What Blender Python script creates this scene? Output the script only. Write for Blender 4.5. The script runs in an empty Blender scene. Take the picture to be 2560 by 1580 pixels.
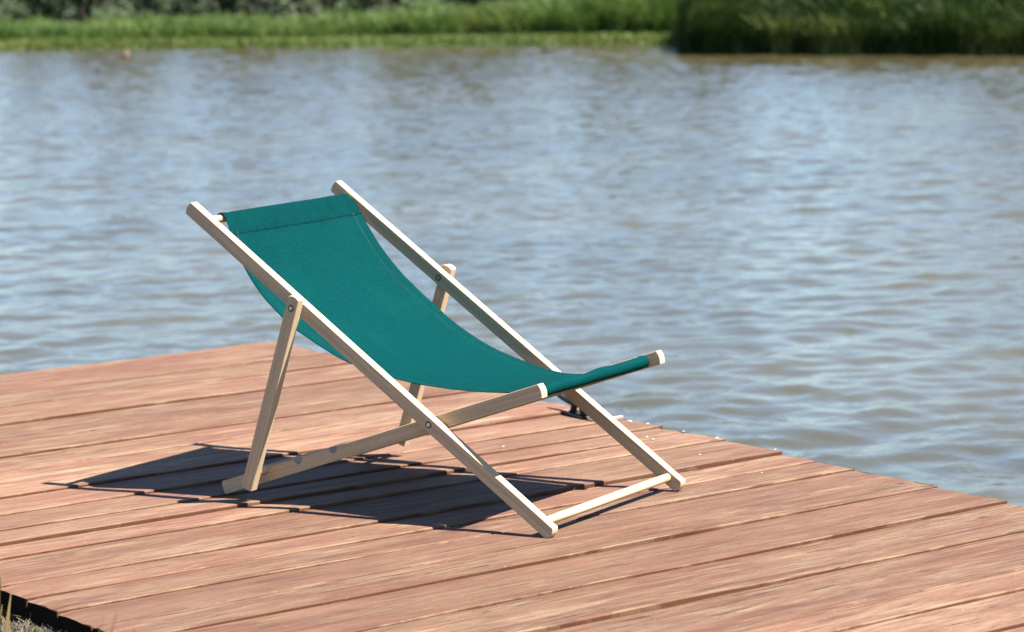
import bpy, bmesh, math, random
import numpy as np
from mathutils import Vector, Matrix

rng = np.random.default_rng(7)
random.seed(7)
SC = bpy.context.scene
COL = SC.collection
K = 1.1                       # metres per fitted unit
R = math.radians

# ------------------------------------------------------------------ camera
cam_d = bpy.data.cameras.new('camera')
cam = bpy.data.objects.new('camera', cam_d)
COL.objects.link(cam)
cam.location = (-3.41621 * K, -4.24962 * K, 1.20942 * K)
cam.rotation_euler = (R(81.67993), R(0.80003), R(-36.68282))
cam_d.sensor_width = 36.0
cam_d.lens = 95.54
cam_d.clip_start = 0.05
cam_d.clip_end = 3000
cam_d.dof.use_dof = True
cam_d.dof.focus_distance = 5.95
cam_d.dof.aperture_fstop = 5.0
SC.camera = cam

# ------------------------------------------------------------------ sky, sun, exposure
SUN_AZ, SUN_EL = R(-56.0), R(58.6)       # direction towards the sun, world
world = bpy.data.worlds.new('World')
SC.world = world
world.use_nodes = True
wn = world.node_tree.nodes
wn.clear()
sky = wn.new('ShaderNodeTexSky')
sky.sky_type = 'NISHITA'
sky.sun_disc = False
sky.sun_elevation = SUN_EL
sky.sun_rotation = math.pi / 2 - SUN_AZ
sky.altitude = 100
sky.air_density = 1.0
sky.dust_density = 0.1
sky.ozone_density = 5.0
bg = wn.new('ShaderNodeBackground')
bg.inputs['Strength'].default_value = 0.05
wo = wn.new('ShaderNodeOutputWorld')
world.node_tree.links.new(sky.outputs[0], bg.inputs[0])
world.node_tree.links.new(bg.outputs[0], wo.inputs[0])

sun_d = bpy.data.lights.new('sun', 'SUN')
sun_d.energy = 5.0
sun_d.angle = R(0.53)
sun_d.color = (1.0, 0.955, 0.88)
sun = bpy.data.objects.new('sun', sun_d)
COL.objects.link(sun)
sdir = Vector((math.cos(SUN_AZ) * math.cos(SUN_EL), math.sin(SUN_AZ) * math.cos(SUN_EL), math.sin(SUN_EL)))
sun.rotation_euler = sdir.to_track_quat('Z', 'Y').to_euler()
sun.location = sdir * 30

SC.view_settings.view_transform = 'Standard'
SC.view_settings.look = 'None'
SC.view_settings.exposure = 2.4
SC.view_settings.gamma = 1.0
SC.view_settings.use_curve_mapping = False
SC.render.engine = 'CYCLES'
SC.cycles.use_denoising = True
SC.cycles.denoising_input_passes = 'RGB_ALBEDO_NORMAL'
SC.cycles.denoising_prefilter = 'ACCURATE'
SC.cycles.max_bounces = 6

# ------------------------------------------------------------------ helpers
def tag(o, label=None, cat=None, group=None, kind=None):
    if label: o['label'] = label
    if cat: o['category'] = cat
    if group: o['group'] = group
    if kind: o['kind'] = kind
    return o

def link(name, me, mat=None, parent=None):
    o = bpy.data.objects.new(name, me)
    COL.objects.link(o)
    if mat is not None and me is not None and not me.materials:
        me.materials.append(mat)
    if parent is not None:
        o.parent = parent
    return o

def empty(name, loc=(0, 0, 0), rz=0.0):
    o = bpy.data.objects.new(name, None)
    COL.objects.link(o)
    o.location = loc
    o.rotation_euler = (0, 0, rz)
    o.empty_display_size = 0.1
    return o

def bm_mesh(bm, name, smooth=False):
    me = bpy.data.meshes.new(name)
    bm.normal_update()
    bm.to_mesh(me)
    bm.free()
    if smooth:
        me.polygons.foreach_set('use_smooth', [True] * len(me.polygons))
    return me

def np_mesh(name, V, F, smooth=False):
    """V (n,3) array, F (m,k) array of equal-sized faces"""
    me = bpy.data.meshes.new(name)
    V = np.asarray(V, np.float32); F = np.asarray(F, np.int32)
    k = F.shape[1]
    me.vertices.add(len(V)); me.vertices.foreach_set('co', V.ravel())
    me.loops.add(F.size); me.loops.foreach_set('vertex_index', F.ravel())
    me.polygons.add(len(F))
    me.polygons.foreach_set('loop_start', np.arange(0, F.size, k, dtype=np.int32))
    me.polygons.foreach_set('loop_total', np.full(len(F), k, np.int32))
    if smooth:
        me.polygons.foreach_set('use_smooth', np.ones(len(F), bool))
    me.update(calc_edges=True)
    return me

class NT:
    """small node-tree builder"""
    def __init__(self, name):
        self.m = bpy.data.materials.new(name)
        self.m.use_nodes = True
        self.t = self.m.node_tree
        self.t.nodes.clear()
        self.out = self.t.nodes.new('ShaderNodeOutputMaterial')
    def put(self, sock, v):
        if v is None: return
        if hasattr(v, 'is_linked') or isinstance(v, bpy.types.NodeSocket):
            self.t.links.new(v, sock)
        elif isinstance(v, (tuple, list)) and len(v) == 3 and sock.type == 'RGBA':
            sock.default_value = (*v, 1)
        else:
            sock.default_value = v
    def node(self, typ, props=None, **ins):
        n = self.t.nodes.new(typ)
        for k, v in (props or {}).items(): setattr(n, k, v)
        for k, v in ins.items():
            self.put(n.inputs[k.replace('_', ' ')], v)
        return n
    def math(self, op, a, b=None, c=None, clamp=False):
        n = self.t.nodes.new('ShaderNodeMath'); n.operation = op; n.use_clamp = clamp
        for i, v in enumerate((a, b, c)): self.put(n.inputs[i], v)
        return n.outputs[0]
    def vmath(self, op, a, b=None):
        n = self.t.nodes.new('ShaderNodeVectorMath'); n.operation = op
        for i, v in enumerate((a, b)): self.put(n.inputs[i], v)
        return n.outputs[0]
    def mix(self, f, a, b, mode='MIX'):
        n = self.t.nodes.new('ShaderNodeMix'); n.data_type = 'RGBA'; n.blend_type = mode
        self.put(n.inputs[0], f); self.put(n.inputs[6], a); self.put(n.inputs[7], b)
        return n.outputs[2]
    def ramp(self, f, lo, hi, a=0.0, b=1.0):
        n = self.t.nodes.new('ShaderNodeMapRange'); n.interpolation_type = 'SMOOTHSTEP'
        for i, v in enumerate((f, lo, hi, a, b)): self.put(n.inputs[i], v)
        return n.outputs[0]
    def noise(self, vec, scale=1.0, detail=3.0, rough=0.55, dist=0.0):
        n = self.node('ShaderNodeTexNoise', None, Vector=vec, Scale=scale, Detail=detail, Roughness=rough, Distortion=dist)
        return n.outputs[0]
    def bump(self, h, strength, dist, normal=None):
        n = self.node('ShaderNodeBump', None, Height=h, Strength=strength, Distance=dist)
        if normal is not None: self.put(n.inputs['Normal'], normal)
        return n.outputs[0]
    def bsdf(self, **ins):
        n = self.node('ShaderNodeBsdfPrincipled', None, **ins)
        self.t.links.new(n.outputs[0], self.out.inputs[0])
        return n

def obj_co(t):
    return t.node('ShaderNodeTexCoord').outputs['Object']
def obj_rand(t):
    return t.node('ShaderNodeObjectInfo').outputs['Random']
def attr(t, name):
    return t.node('ShaderNodeAttribute', {'attribute_name': name}).outputs['Fac']

# ------------------------------------------------------------------ materials
def mat_plank():
    t = NT('stained_plank')
    co = obj_co(t); rnd = obj_rand(t)
    off = t.node('ShaderNodeCombineXYZ', None, X=t.math('MULTIPLY', rnd, 37.0), Y=t.math('MULTIPLY', rnd, 91.0), Z=t.math('MULTIPLY', rnd, 53.0)).outputs[0]
    p = t.vmath('ADD', co, off)
    low = t.noise(t.vmath('MULTIPLY', p, (1.1, 6.0, 2.0)), 1.0, 2.0, 0.5)
    sep = t.node('ShaderNodeSeparateXYZ', None, Vector=p).outputs
    ringv = t.math('ADD', t.math('MULTIPLY', sep[1], 55.0), t.math('MULTIPLY', low, 22.0))
    ring = t.math('MULTIPLY_ADD', t.math('SINE', t.math('MULTIPLY', ringv, 3.5)), 0.5, 0.5)
    streak = t.noise(t.vmath('MULTIPLY', p, (5.0, 125.0, 20.0)), 1.0, 6.0, 0.74, 0.9)
    fine = t.noise(t.vmath('MULTIPLY', p, (11.0, 300.0, 60.0)), 1.0, 4.0, 0.75)
    patch = t.noise(t.vmath('MULTIPLY', p, (2.6, 11.0, 4.0)), 1.0, 4.0, 0.6, 0.6)
    blot = t.noise(t.vmath('MULTIPLY', p, (7.0, 18.0, 8.0)), 1.0, 5.0, 0.7, 0.5)
    red = (0.092, 0.0375, 0.0198); tan = (0.120, 0.0645, 0.034); pale = (0.172, 0.112, 0.066); dark = (0.030, 0.0135, 0.0085); grey = (0.065, 0.042, 0.032)
    c = t.mix(t.ramp(patch, 0.36, 0.66), red, tan)
    c = t.mix(t.math('MULTIPLY', t.ramp(blot, 0.52, 0.78), 0.45), c, grey)
    mid = t.noise(t.vmath('MULTIPLY', p, (3.6, 44.0, 9.0)), 1.0, 5.0, 0.7, 0.9)
    c = t.mix(t.math('MULTIPLY', t.ramp(mid, 0.55, 0.72), 0.42), c, pale)
    c = t.mix(t.math('MULTIPLY', t.ramp(mid, 0.46, 0.3), 0.6), c, (0.056, 0.024, 0.014))
    c = t.mix(t.math('MULTIPLY', t.ramp(streak, 0.58, 0.78), 0.32), c, pale)
    c = t.mix(t.math('MULTIPLY', t.ramp(streak, 0.44, 0.28), 0.5), c, dark)
    crack = t.noise(t.vmath('MULTIPLY', p, (1.6, 60.0, 9.0)), 1.0, 2.0, 0.5, 0.25)
    c = t.mix(t.math('MULTIPLY', t.ramp(t.math('ABSOLUTE', t.math('SUBTRACT', crack, 0.5)), 0.012, 0.003), t.ramp(patch, 0.48, 0.56)), c, (0.022, 0.010, 0.007))
    c = t.mix(t.math('MULTIPLY', t.math('MULTIPLY', t.ramp(ring, 0.55, 1.0), t.ramp(patch, 0.4, 0.7)), 0.4), c, pale)
    c = t.mix(t.math('MULTIPLY', t.ramp(fine, 0.44, 0.3), 0.45), c, dark)
    c = t.mix(t.math('MULTIPLY', t.ramp(fine, 0.58, 0.74), 0.3), c, pale)
    iso = t.noise(t.vmath('MULTIPLY', p, (38.0, 60.0, 38.0)), 1.0, 4.0, 0.75)
    c = t.mix(t.math('MULTIPLY', t.ramp(iso, 0.38, 0.28), 0.35), c, dark)
    c = t.mix(t.math('MULTIPLY', t.ramp(iso, 0.62, 0.74), 0.3), c, pale)
    # worn bare patches
    bare = t.ramp(t.noise(t.vmath('MULTIPLY', p, (1.6, 16.0, 4.0)), 1.0, 5.0, 0.65, 0.8), 0.6, 0.72)
    c = t.mix(t.math('MULTIPLY', bare, 0.6), c, pale)
    # knots
    vor = t.node('ShaderNodeTexVoronoi', {'feature': 'F1'}, Vector=t.vmath('MULTIPLY', p, (2.3, 6.5, 0.0)), Scale=1.0)
    kd = t.math('ADD', vor.outputs['Distance'], t.math('MULTIPLY', t.math('SUBTRACT', blot, 0.5), 0.1))
    knot = t.ramp(kd, 0.085, 0.03)
    keep = t.ramp(t.node('ShaderNodeSeparateColor', None, Color=vor.outputs['Color']).outputs[0], 0.5, 0.54)
    knot = t.math('MULTIPLY', knot, keep)
    c = t.mix(t.math('MULTIPLY', knot, 0.85), c, (0.04, 0.021, 0.014))
    # specks of dirt and pale grit
    sp = t.noise(p, 130.0, 2.0, 0.5)
    c = t.mix(t.math('MULTIPLY', t.ramp(sp, 0.70, 0.76), 0.55), c, (0.03, 0.017, 0.012))
    sp2 = t.noise(t.vmath('ADD', p, (3.3, 7.7, 1.1)), 95.0, 2.0, 0.5)
    c = t.mix(t.math('MULTIPLY', t.ramp(sp2, 0.73, 0.77), 0.5), c, (0.26, 0.215, 0.17))
    # per plank tone
    r2 = t.math('FRACT', t.math('MULTIPLY', rnd, 13.7))
    c = t.mix(t.math('MULTIPLY', t.math('SUBTRACT', r2, 0.35), 0.9, clamp=True), c, (0.082, 0.037, 0.021))
    hv = t.node('ShaderNodeHueSaturation', None, Color=c, Value=t.math('MULTIPLY_ADD', rnd, 0.42, 0.80), Saturation=0.88).outputs[0]
    lum = t.math('ADD', t.math('MULTIPLY', mid, 1.05), t.math('MULTIPLY', streak, 0.95))
    lum = t.math('ADD', lum, t.math('ADD', t.math('MULTIPLY', fine, 0.8), t.math('MULTIPLY', iso, 0.3)))
    lum = t.math('MINIMUM', t.math('MAXIMUM', t.math('ADD', lum, -0.55), 0.42), 1.65)
    lc = t.node('ShaderNodeCombineXYZ', None, X=lum, Y=lum, Z=lum).outputs[0]
    c = t.mix(1.0, hv, lc, 'MULTIPLY')
    # saw-cut sides, redder
    side = attr(t, 'side')
    saw = t.math('SINE', t.math('MULTIPLY', t.math('ADD', sep[0], t.math('MULTIPLY', sep[2], 0.6)), 900.0))
    cs = t.mix(t.math('MULTIPLY_ADD', saw, 0.22, 0.3), (0.062, 0.02, 0.0095), (0.034, 0.0115, 0.006))
    cs = t.mix(t.ramp(blot, 0.5, 0.72), cs, (0.052, 0.026, 0.0125))
    c = t.mix(side, c, cs)
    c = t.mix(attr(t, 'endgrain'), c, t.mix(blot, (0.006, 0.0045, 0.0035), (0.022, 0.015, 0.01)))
    # bare arrises where the stain has worn off
    wear = attr(t, 'wear')
    wn_ = t.noise(t.vmath('MULTIPLY', p, (5.5, 30.0, 9.0)), 1.0, 5.0, 0.7)
    wmask = t.math('MULTIPLY', wear, t.ramp(wn_, 0.5, 0.6))
    c = t.mix(t.math('MULTIPLY', wmask, 0.45), c, (0.19, 0.13, 0.078))
    h = t.math('ADD', t.math('MULTIPLY', streak, 1.0), t.math('ADD', t.math('MULTIPLY', fine, 0.45), t.math('MULTIPLY', ring, 0.25)))
    h = t.math('SUBTRACT', h, t.math('MULTIPLY', knot, 0.4))
    nb = t.bump(h, 0.55, 0.0025)
    nb = t.bump(t.math('MULTIPLY', saw, side), 0.3, 0.0006, nb)
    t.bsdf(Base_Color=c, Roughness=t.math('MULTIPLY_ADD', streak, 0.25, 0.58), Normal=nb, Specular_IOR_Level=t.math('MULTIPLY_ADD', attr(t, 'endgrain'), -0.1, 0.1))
    return t.m

def mat_beech():
    t = NT('beech_wood')
    co = obj_co(t); rnd = obj_rand(t)
    off = t.node('ShaderNodeCombineXYZ', None, X=t.math('MULTIPLY', rnd, 11.0), Y=t.math('MULTIPLY', rnd, 29.0), Z=rnd).outputs[0]
    p = t.vmath('ADD', co, off)
    g = t.noise(t.vmath('MULTIPLY', p, (3.0, 130.0, 130.0)), 1.0, 4.0, 0.6, 0.3)
    fl = t.noise(t.vmath('MULTIPLY', p, (45.0, 500.0, 500.0)), 1.0, 2.0, 0.5)
    b = t.noise(t.vmath('MULTIPLY', p, (1.5, 14.0, 14.0)), 1.0, 3.0, 0.5)
    c = t.mix(t.ramp(g, 0.3, 0.7), (0.33, 0.236, 0.14), (0.42, 0.316, 0.203))
    c = t.mix(t.math('MULTIPLY', t.ramp(fl, 0.58, 0.7), 0.35), c, (0.17, 0.108, 0.06))
    c = t.mix(t.math('MULTIPLY', t.ramp(b, 0.5, 0.7), 0.3), c, (0.28, 0.19, 0.11))
    n = t.bump(g, 0.12, 0.0008)
    t.bsdf(Base_Color=c, Roughness=0.5, Normal=n, Specular_IOR_Level=0.22)
    return t.m

def mat_fabric():
    t = NT('teal_canvas')
    co = obj_co(t)
    uv = t.node('ShaderNodeTexCoord').outputs['UV']
    s = t.node('ShaderNodeSeparateXYZ', None, Vector=uv).outputs
    wx = t.math('SINE', t.math('MULTIPLY', s[0], 2200.0))
    wy = t.math('SINE', t.math('MULTIPLY', s[1], 2200.0))
    weave = t.math('MULTIPLY', wx, wy)
    th = t.noise(t.vmath('MULTIPLY', uv, (60.0, 900.0, 1.0)), 1.0, 2.0, 0.6)
    th2 = t.noise(t.vmath('MULTIPLY', uv, (900.0, 60.0, 1.0)), 1.0, 2.0, 0.6)
    big = t.noise(co, 6.0, 3.0, 0.5)
    mott = t.noise(co, 210.0, 4.0, 0.75)
    c = t.mix(t.math('MULTIPLY_ADD', t.math('ADD', th, th2), 0.5, t.math('MULTIPLY_ADD', mott, 2.4, -1.2), clamp=True), (0.0004, 0.0150, 0.0162), (0.0009, 0.0300, 0.0305))
    c = t.mix(t.math('MULTIPLY', t.ramp(big, 0.5, 0.75), 0.35), c, (0.001, 0.031, 0.029))
    hem = t.ramp(s[1], 0.103, 0.097)
    puck = t.noise(t.vmath('MULTIPLY', uv, (34.0, 22.0, 1.0)), 1.0, 3.0, 0.6, 0.6)
    c = t.mix(t.math('MULTIPLY', hem, t.math('MULTIPLY_ADD', puck, 0.55, 0.0)), c, (0.0003, 0.010, 0.011))
    n = t.bump(t.math('ADD', weave, t.math('MULTIPLY', mott, 1.5)), 0.25, 0.0006)
    n = t.bump(t.math('MULTIPLY', puck, hem), 0.6, 0.012, n)
    soft = t.noise(t.vmath('MULTIPLY', uv, (7.0, 4.0, 1.0)), 1.0, 3.0, 0.55, 0.5)
    n = t.bump(soft, 0.35, 0.02, n)
    b = t.node('ShaderNodeBsdfPrincipled', None, Base_Color=c, Roughness=0.78, Normal=n, Specular_IOR_Level=0.01, Sheen_Weight=0.0, Sheen_Roughness=0.4, Sheen_Tint=(0.35, 0.8, 0.78))
    tr = t.node('ShaderNodeBsdfTranslucent', None, Color=(0.0006, 0.018, 0.0175), Normal=n)
    mx = t.node('ShaderNodeMixShader', None)
    mx.inputs[0].default_value = 0.05
    t.t.links.new(b.outputs[0], mx.inputs[1]); t.t.links.new(tr.outputs[0], mx.inputs[2])
    t.t.links.new(mx.outputs[0], t.out.inputs[0])
    return t.m

def mat_simple(name, col, rough=0.6, metal=0.0, spec=0.5, var=0.0, scale=20.0):
    t = NT(name)
    c = col
    if var:
        n = t.noise(obj_co(t), scale, 3.0, 0.6)
        c = t.mix(t.ramp(n, 0.3, 0.7), tuple(x * (1 - var) for x in col), tuple(min(1, x * (1 + var)) for x in col))
    t.bsdf(Base_Color=c, Roughness=rough, Metallic=metal, Specular_IOR_Level=spec)
    return t.m

def mat_water():
    t = NT('pond_water')
    co = obj_co(t)
    b = t.noise(co, 0.5, 3.0, 0.5)
    c = t.mix(t.ramp(b, 0.35, 0.65), (0.033, 0.0285, 0.0125), (0.042, 0.0355, 0.016))
    n1 = t.noise(t.vmath('MULTIPLY', co, (1.0, 1.0, 1.0)), 6.0, 3.0, 0.55, 0.3)
    n2 = t.noise(co, 17.0, 2.0, 0.5, 0.2)
    nb = t.bump(t.math('ADD', n1, t.math('MULTIPLY', n2, 0.35)), 0.35, 0.016)
    t.bsdf(Base_Color=c, Roughness=0.11, IOR=1.333, Specular_IOR_Level=0.5, Normal=nb)
    return t.m

def mat_leaf(name, a, b, c, transl=0.25):
    """per blade colour from a vertex attribute 'tone' (0..1)"""
    t = NT(name)
    tone = attr(t, 'tone')
    n = t.noise(obj_co(t), 0.8, 3.0, 0.6)
    col = t.mix(t.ramp(tone, 0.0, 0.6), a, b)
    col = t.mix(t.ramp(tone, 0.6, 1.0), col, c)
    col = t.mix(t.math('MULTIPLY', t.ramp(n, 0.45, 0.7), 0.4), col, b)
    d = t.node('ShaderNodeBsdfPrincipled', None, Base_Color=col, Roughness=0.6, Specular_IOR_Level=0.3)
    tr = t.node('ShaderNodeBsdfTranslucent', None, Color=col)
    mx = t.node('ShaderNodeMixShader', None)
    mx.inputs[0].default_value = transl
    t.t.links.new(d.outputs[0], mx.inputs[1]); t.t.links.new(tr.outputs[0], mx.inputs[2])
    t.t.links.new(mx.outputs[0], t.out.inputs[0])
    return t.m

def mat_ground(name, a, b, scale=3.0):
    t = NT(name)
    co = obj_co(t)
    n = t.noise(co, scale, 5.0, 0.65)
    n2 = t.noise(co, scale * 14, 4.0, 0.7)
    c = t.mix(t.ramp(n, 0.35, 0.65), a, b)
    c = t.mix(t.math('MULTIPLY', t.ramp(n2, 0.5, 0.7), 0.5), c, tuple(x * 1.6 for x in b))
    t.bsdf(Base_Color=c, Roughness=0.95, Normal=t.bump(n2, 0.7, 0.03), Specular_IOR_Level=0.15)
    return t.m

M = {
    'plank': mat_plank(), 'beech': mat_beech(), 'fabric': mat_fabric(), 'water': mat_water(),
    'thread': mat_simple('dark_thread', (0.002, 0.018, 0.02), 0.8),
    'black': mat_simple('black_iron', (0.007, 0.0065, 0.007), 0.6, 0.0, 0.3, 0.3, 60),
    'hole_shade': mat_simple('bolt_hole_shade', (0.02, 0.018, 0.016), 0.6),  # near-black colour stands in for the shade inside the bolt hole
    'steel': mat_simple('zinc_steel', (0.55, 0.54, 0.5), 0.35, 1.0),
    'beam': mat_simple('grey_beam', (0.12, 0.09, 0.055), 0.85, 0, 0.2, 0.35, 15),
    'reed': mat_leaf('reed_leaf', (0.026, 0.058, 0.009), (0.068, 0.112, 0.02), (0.135, 0.152, 0.04)),
    'dark_reed': mat_leaf('dark_reed_leaf', (0.005, 0.014, 0.002), (0.034, 0.06, 0.011), (0.13, 0.15, 0.036), 0.1),
    'lawn': mat_leaf('bank_grass', (0.032, 0.058, 0.004), (0.056, 0.083, 0.007), (0.09, 0.102, 0.016)),
    'willow': mat_leaf('willow_leaf', (0.03, 0.042, 0.018), (0.055, 0.07, 0.034), (0.095, 0.108, 0.06)),
    'tree': mat_leaf('dark_leaf', (0.002, 0.004, 0.0015), (0.005, 0.009, 0.003), (0.011, 0.017, 0.006), 0.05),
    'bark': mat_simple('bark', (0.12, 0.095, 0.07), 0.9, 0, 0.2, 0.4, 12),
    'dry': mat_leaf('dry_grass', (0.085, 0.05, 0.015), (0.13, 0.09, 0.032), (0.11, 0.122, 0.038)),
    'fluff': mat_leaf('seed_fluff', (0.06, 0.042, 0.026), (0.10, 0.078, 0.055), (0.17, 0.15, 0.12), 0.4),
    'soil': mat_ground('shore_soil', (0.02, 0.014, 0.007), (0.038, 0.026, 0.012), 4.0),
    'bank': mat_ground('bank_soil', (0.014, 0.024, 0.005), (0.024, 0.036, 0.009), 1.0),
    'dropping': mat_simple('bird_lime', (0.34, 0.32, 0.3), 0.8),
    'chip': mat_simple('bare_wood', (0.3, 0.25, 0.19), 0.7, 0, 0.3, 0.15, 40),
    'buoy': mat_simple('orange_float', (0.13, 0.075, 0.055), 0.5),
    'dark_float': mat_simple('dark_float', (0.01, 0.009, 0.008), 0.8),
}

# ------------------------------------------------------------------ water
def sst(a, b, x):
    u = np.clip((x - a) / (b - a), 0, 1); return u * u * (3 - 2 * u)
ZW = -0.45 * K
def make_water():
    x0, x1, y0, y1, dx = -5.0, 26.5, -3.5, 35.5, 0.0435
    xs = np.arange(x0, x1, dx); ys = np.arange(y0, y1, dx)
    X, Y = np.meshgrid(xs, ys)
    Z = np.zeros_like(X); DX = np.zeros_like(X); DY = np.zeros_like(X)
    r = np.random.default_rng(3)
    wind = math.atan2(-0.93, -0.36)           # the waves run towards the jetty
    n = 90
    for i in range(n):
        lam = 0.135 * (0.85 / 0.135) ** (r.random() ** 1.2)
        a = wind + r.normal(0, 0.62)
        k = 2 * math.pi / lam
        amp = 0.00140 * lam ** 0.62 * (0.5 + r.random())
        ph = k * (X * math.cos(a) + Y * math.sin(a)) + r.random() * 6.283
        Z += amp * np.cos(ph)
        DX -= 0.7 * amp * math.cos(a) * np.sin(ph); DY -= 0.7 * amp * math.sin(a) * np.sin(ph)
    # gusts: patches of calmer and rougher water
    G = 1.0 + 0.06 * np.sin(X * 0.35 + 1.3 * np.sin(Y * 0.21)) * np.sin(Y * 0.42 + 0.9 * np.sin(X * 0.17 + 1.0))
    edge = np.minimum(np.minimum(X - x0, xs[-1] - X), np.minimum(Y - y0, ys[-1] - Y))
    G = G * sst(0.0, 3.0, edge)          # the relief dies out towards the flat outer sheet
    Z *= G; DX *= G; DY *= G
    Xd, Yd = X + DX, Y + DY
    E = 500.0
    Xd[:, 0] = -E; Xd[:, -1] = E; Yd[0, :] = -E; Yd[-1, :] = E
    for s in (np.s_[0, :], np.s_[-1, :], np.s_[:, 0], np.s_[:, -1]): Z[s] = 0
    V = np.stack([Xd, Yd, Z + ZW], -1).reshape(-1, 3)
    ny, nx = X.shape
    I = np.arange(ny * nx).reshape(ny, nx)
    F = np.stack([I[:-1, :-1], I[:-1, 1:], I[1:, 1:], I[1:, :-1]], -1).reshape(-1, 4)
    o = link('water', np_mesh('water', V, F, True), M['water'])
    tag(o, kind='structure')
make_water()

# ------------------------------------------------------------------ far bank
BA = np.array([14.15, 32.0]); BT = np.array([0.744, -0.667]); BN = np.array([0.667, 0.744])
def bank_xy(t, n): return BA[0] + BT[0] * t + BN[0] * n, BA[1] + BT[1] * t + BN[1] * n
def front(t):
    """waterline of the bank, in metres inland from the reference line"""
    t = np.asarray(t, float)
    prom = -2.58 - 0.26 * (t - 10.0)
    w = sst(9.75, 10.25, t)
    wob = 0.10 * np.sin(t * 1.1) + 0.06 * np.sin(t * 2.7 + 1)
    return (wob * (1 - w) + prom * w) + 0.03 * np.sin(t * 6.0)
def bank_z(t, n):
    d = n - front(t)
    return ZW + np.where(d < 0, np.maximum(d * 0.5, -1.2), 0.05 * sst(0, 0.25, d) + 0.008 * np.clip(d - 1.2, 0, 8) + 0.015 * np.clip(d - 8, 0, 300))
def make_bank():
    ts = np.concatenate([[-400, -150, -60], np.arange(-25, 40, 0.25), [60, 150, 400]])
    ns = np.concatenate([[-9, -7], np.arange(-6, 3, 0.2), np.arange(3, 30, 1.5), [45, 80, 160, 350]])
    T, N = np.meshgrid(ts, ns)
    X, Y = bank_xy(T, N)
    Z = bank_z(T, N) + 0.03 * np.sin(T * 0.9) * np.sin(N * 0.8) * (N > 2)
    V = np.stack([X, Y, Z], -1).reshape(-1, 3)
    a, b = T.shape; I = np.arange(a * b).reshape(a, b)
    F = np.stack([I[:-1, :-1], I[:-1, 1:], I[1:, 1:], I[1:, :-1]], -1).reshape(-1, 4)
    o = link('bank', np_mesh('bank', V, F, True), M['bank']); tag(o, kind='structure')
make_bank()

def blades(name, P, H, Wd, lean, tone, mat, segs=3, lean_dir=None, droop=0.35):
    """one mesh of bent, tapering grass blades. P (n,3) roots"""
    n = len(P)
    a = rng.random(n) * 6.283
    side = np.stack([np.cos(a), np.sin(a), np.zeros(n)], -1)
    if lean_dir is None:
        b = rng.random(n) * 6.283
        ld = np.stack([np.cos(b), np.sin(b), np.zeros(n)], -1)
    else: ld = lean_dir
    u = np.linspace(0, 1, segs + 1)
    rows = []
    for k, s in enumerate(u):
        c = P + np.array([0, 0, 1.0]) * (H * (s - droop * lean * s * s))[:, None] + ld * (H * lean * s ** 1.7)[:, None]
        w = (Wd * (1 - s ** 1.6) * 0.5 + 0.0008)[:, None]
        rows += [c - side * w, c + side * w]
    V = np.stack(rows, 1).reshape(-1, 3)
    m = 2 * (segs + 1)
    base = (np.arange(n) * m)[:, None, None]
    f = np.array([[2 * k, 2 * k + 1, 2 * k + 3, 2 * k + 2] for k in range(segs)])[None]
    F = (base + f).reshape(-1, 4)
    me = np_mesh(name, V, F, True)
    at = me.attributes.new('tone', 'FLOAT', 'POINT')
    at.data.foreach_set('value', np.repeat(np.clip(tone, 0, 1), m).astype(np.float32))
    return link(name, me, mat)

def nz(t, s):
    return 0.5 + 0.25 * np.sin(t * s + 1.7) + 0.15 * np.sin(t * s * 2.3 + 0.4) + 0.10 * np.sin(t * s * 5.1 + 2.2)

def cell(t, d, a, b, seed):
    k = (np.floor(t * a + 0.4 * np.sin(d * 3)).astype(np.int64) * 7919 + np.floor(d * b + 0.4 * np.sin(t * 2)).astype(np.int64) * 104729 + seed) & 0xffff
    return np.random.default_rng(seed).random(65536)[k]

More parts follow.
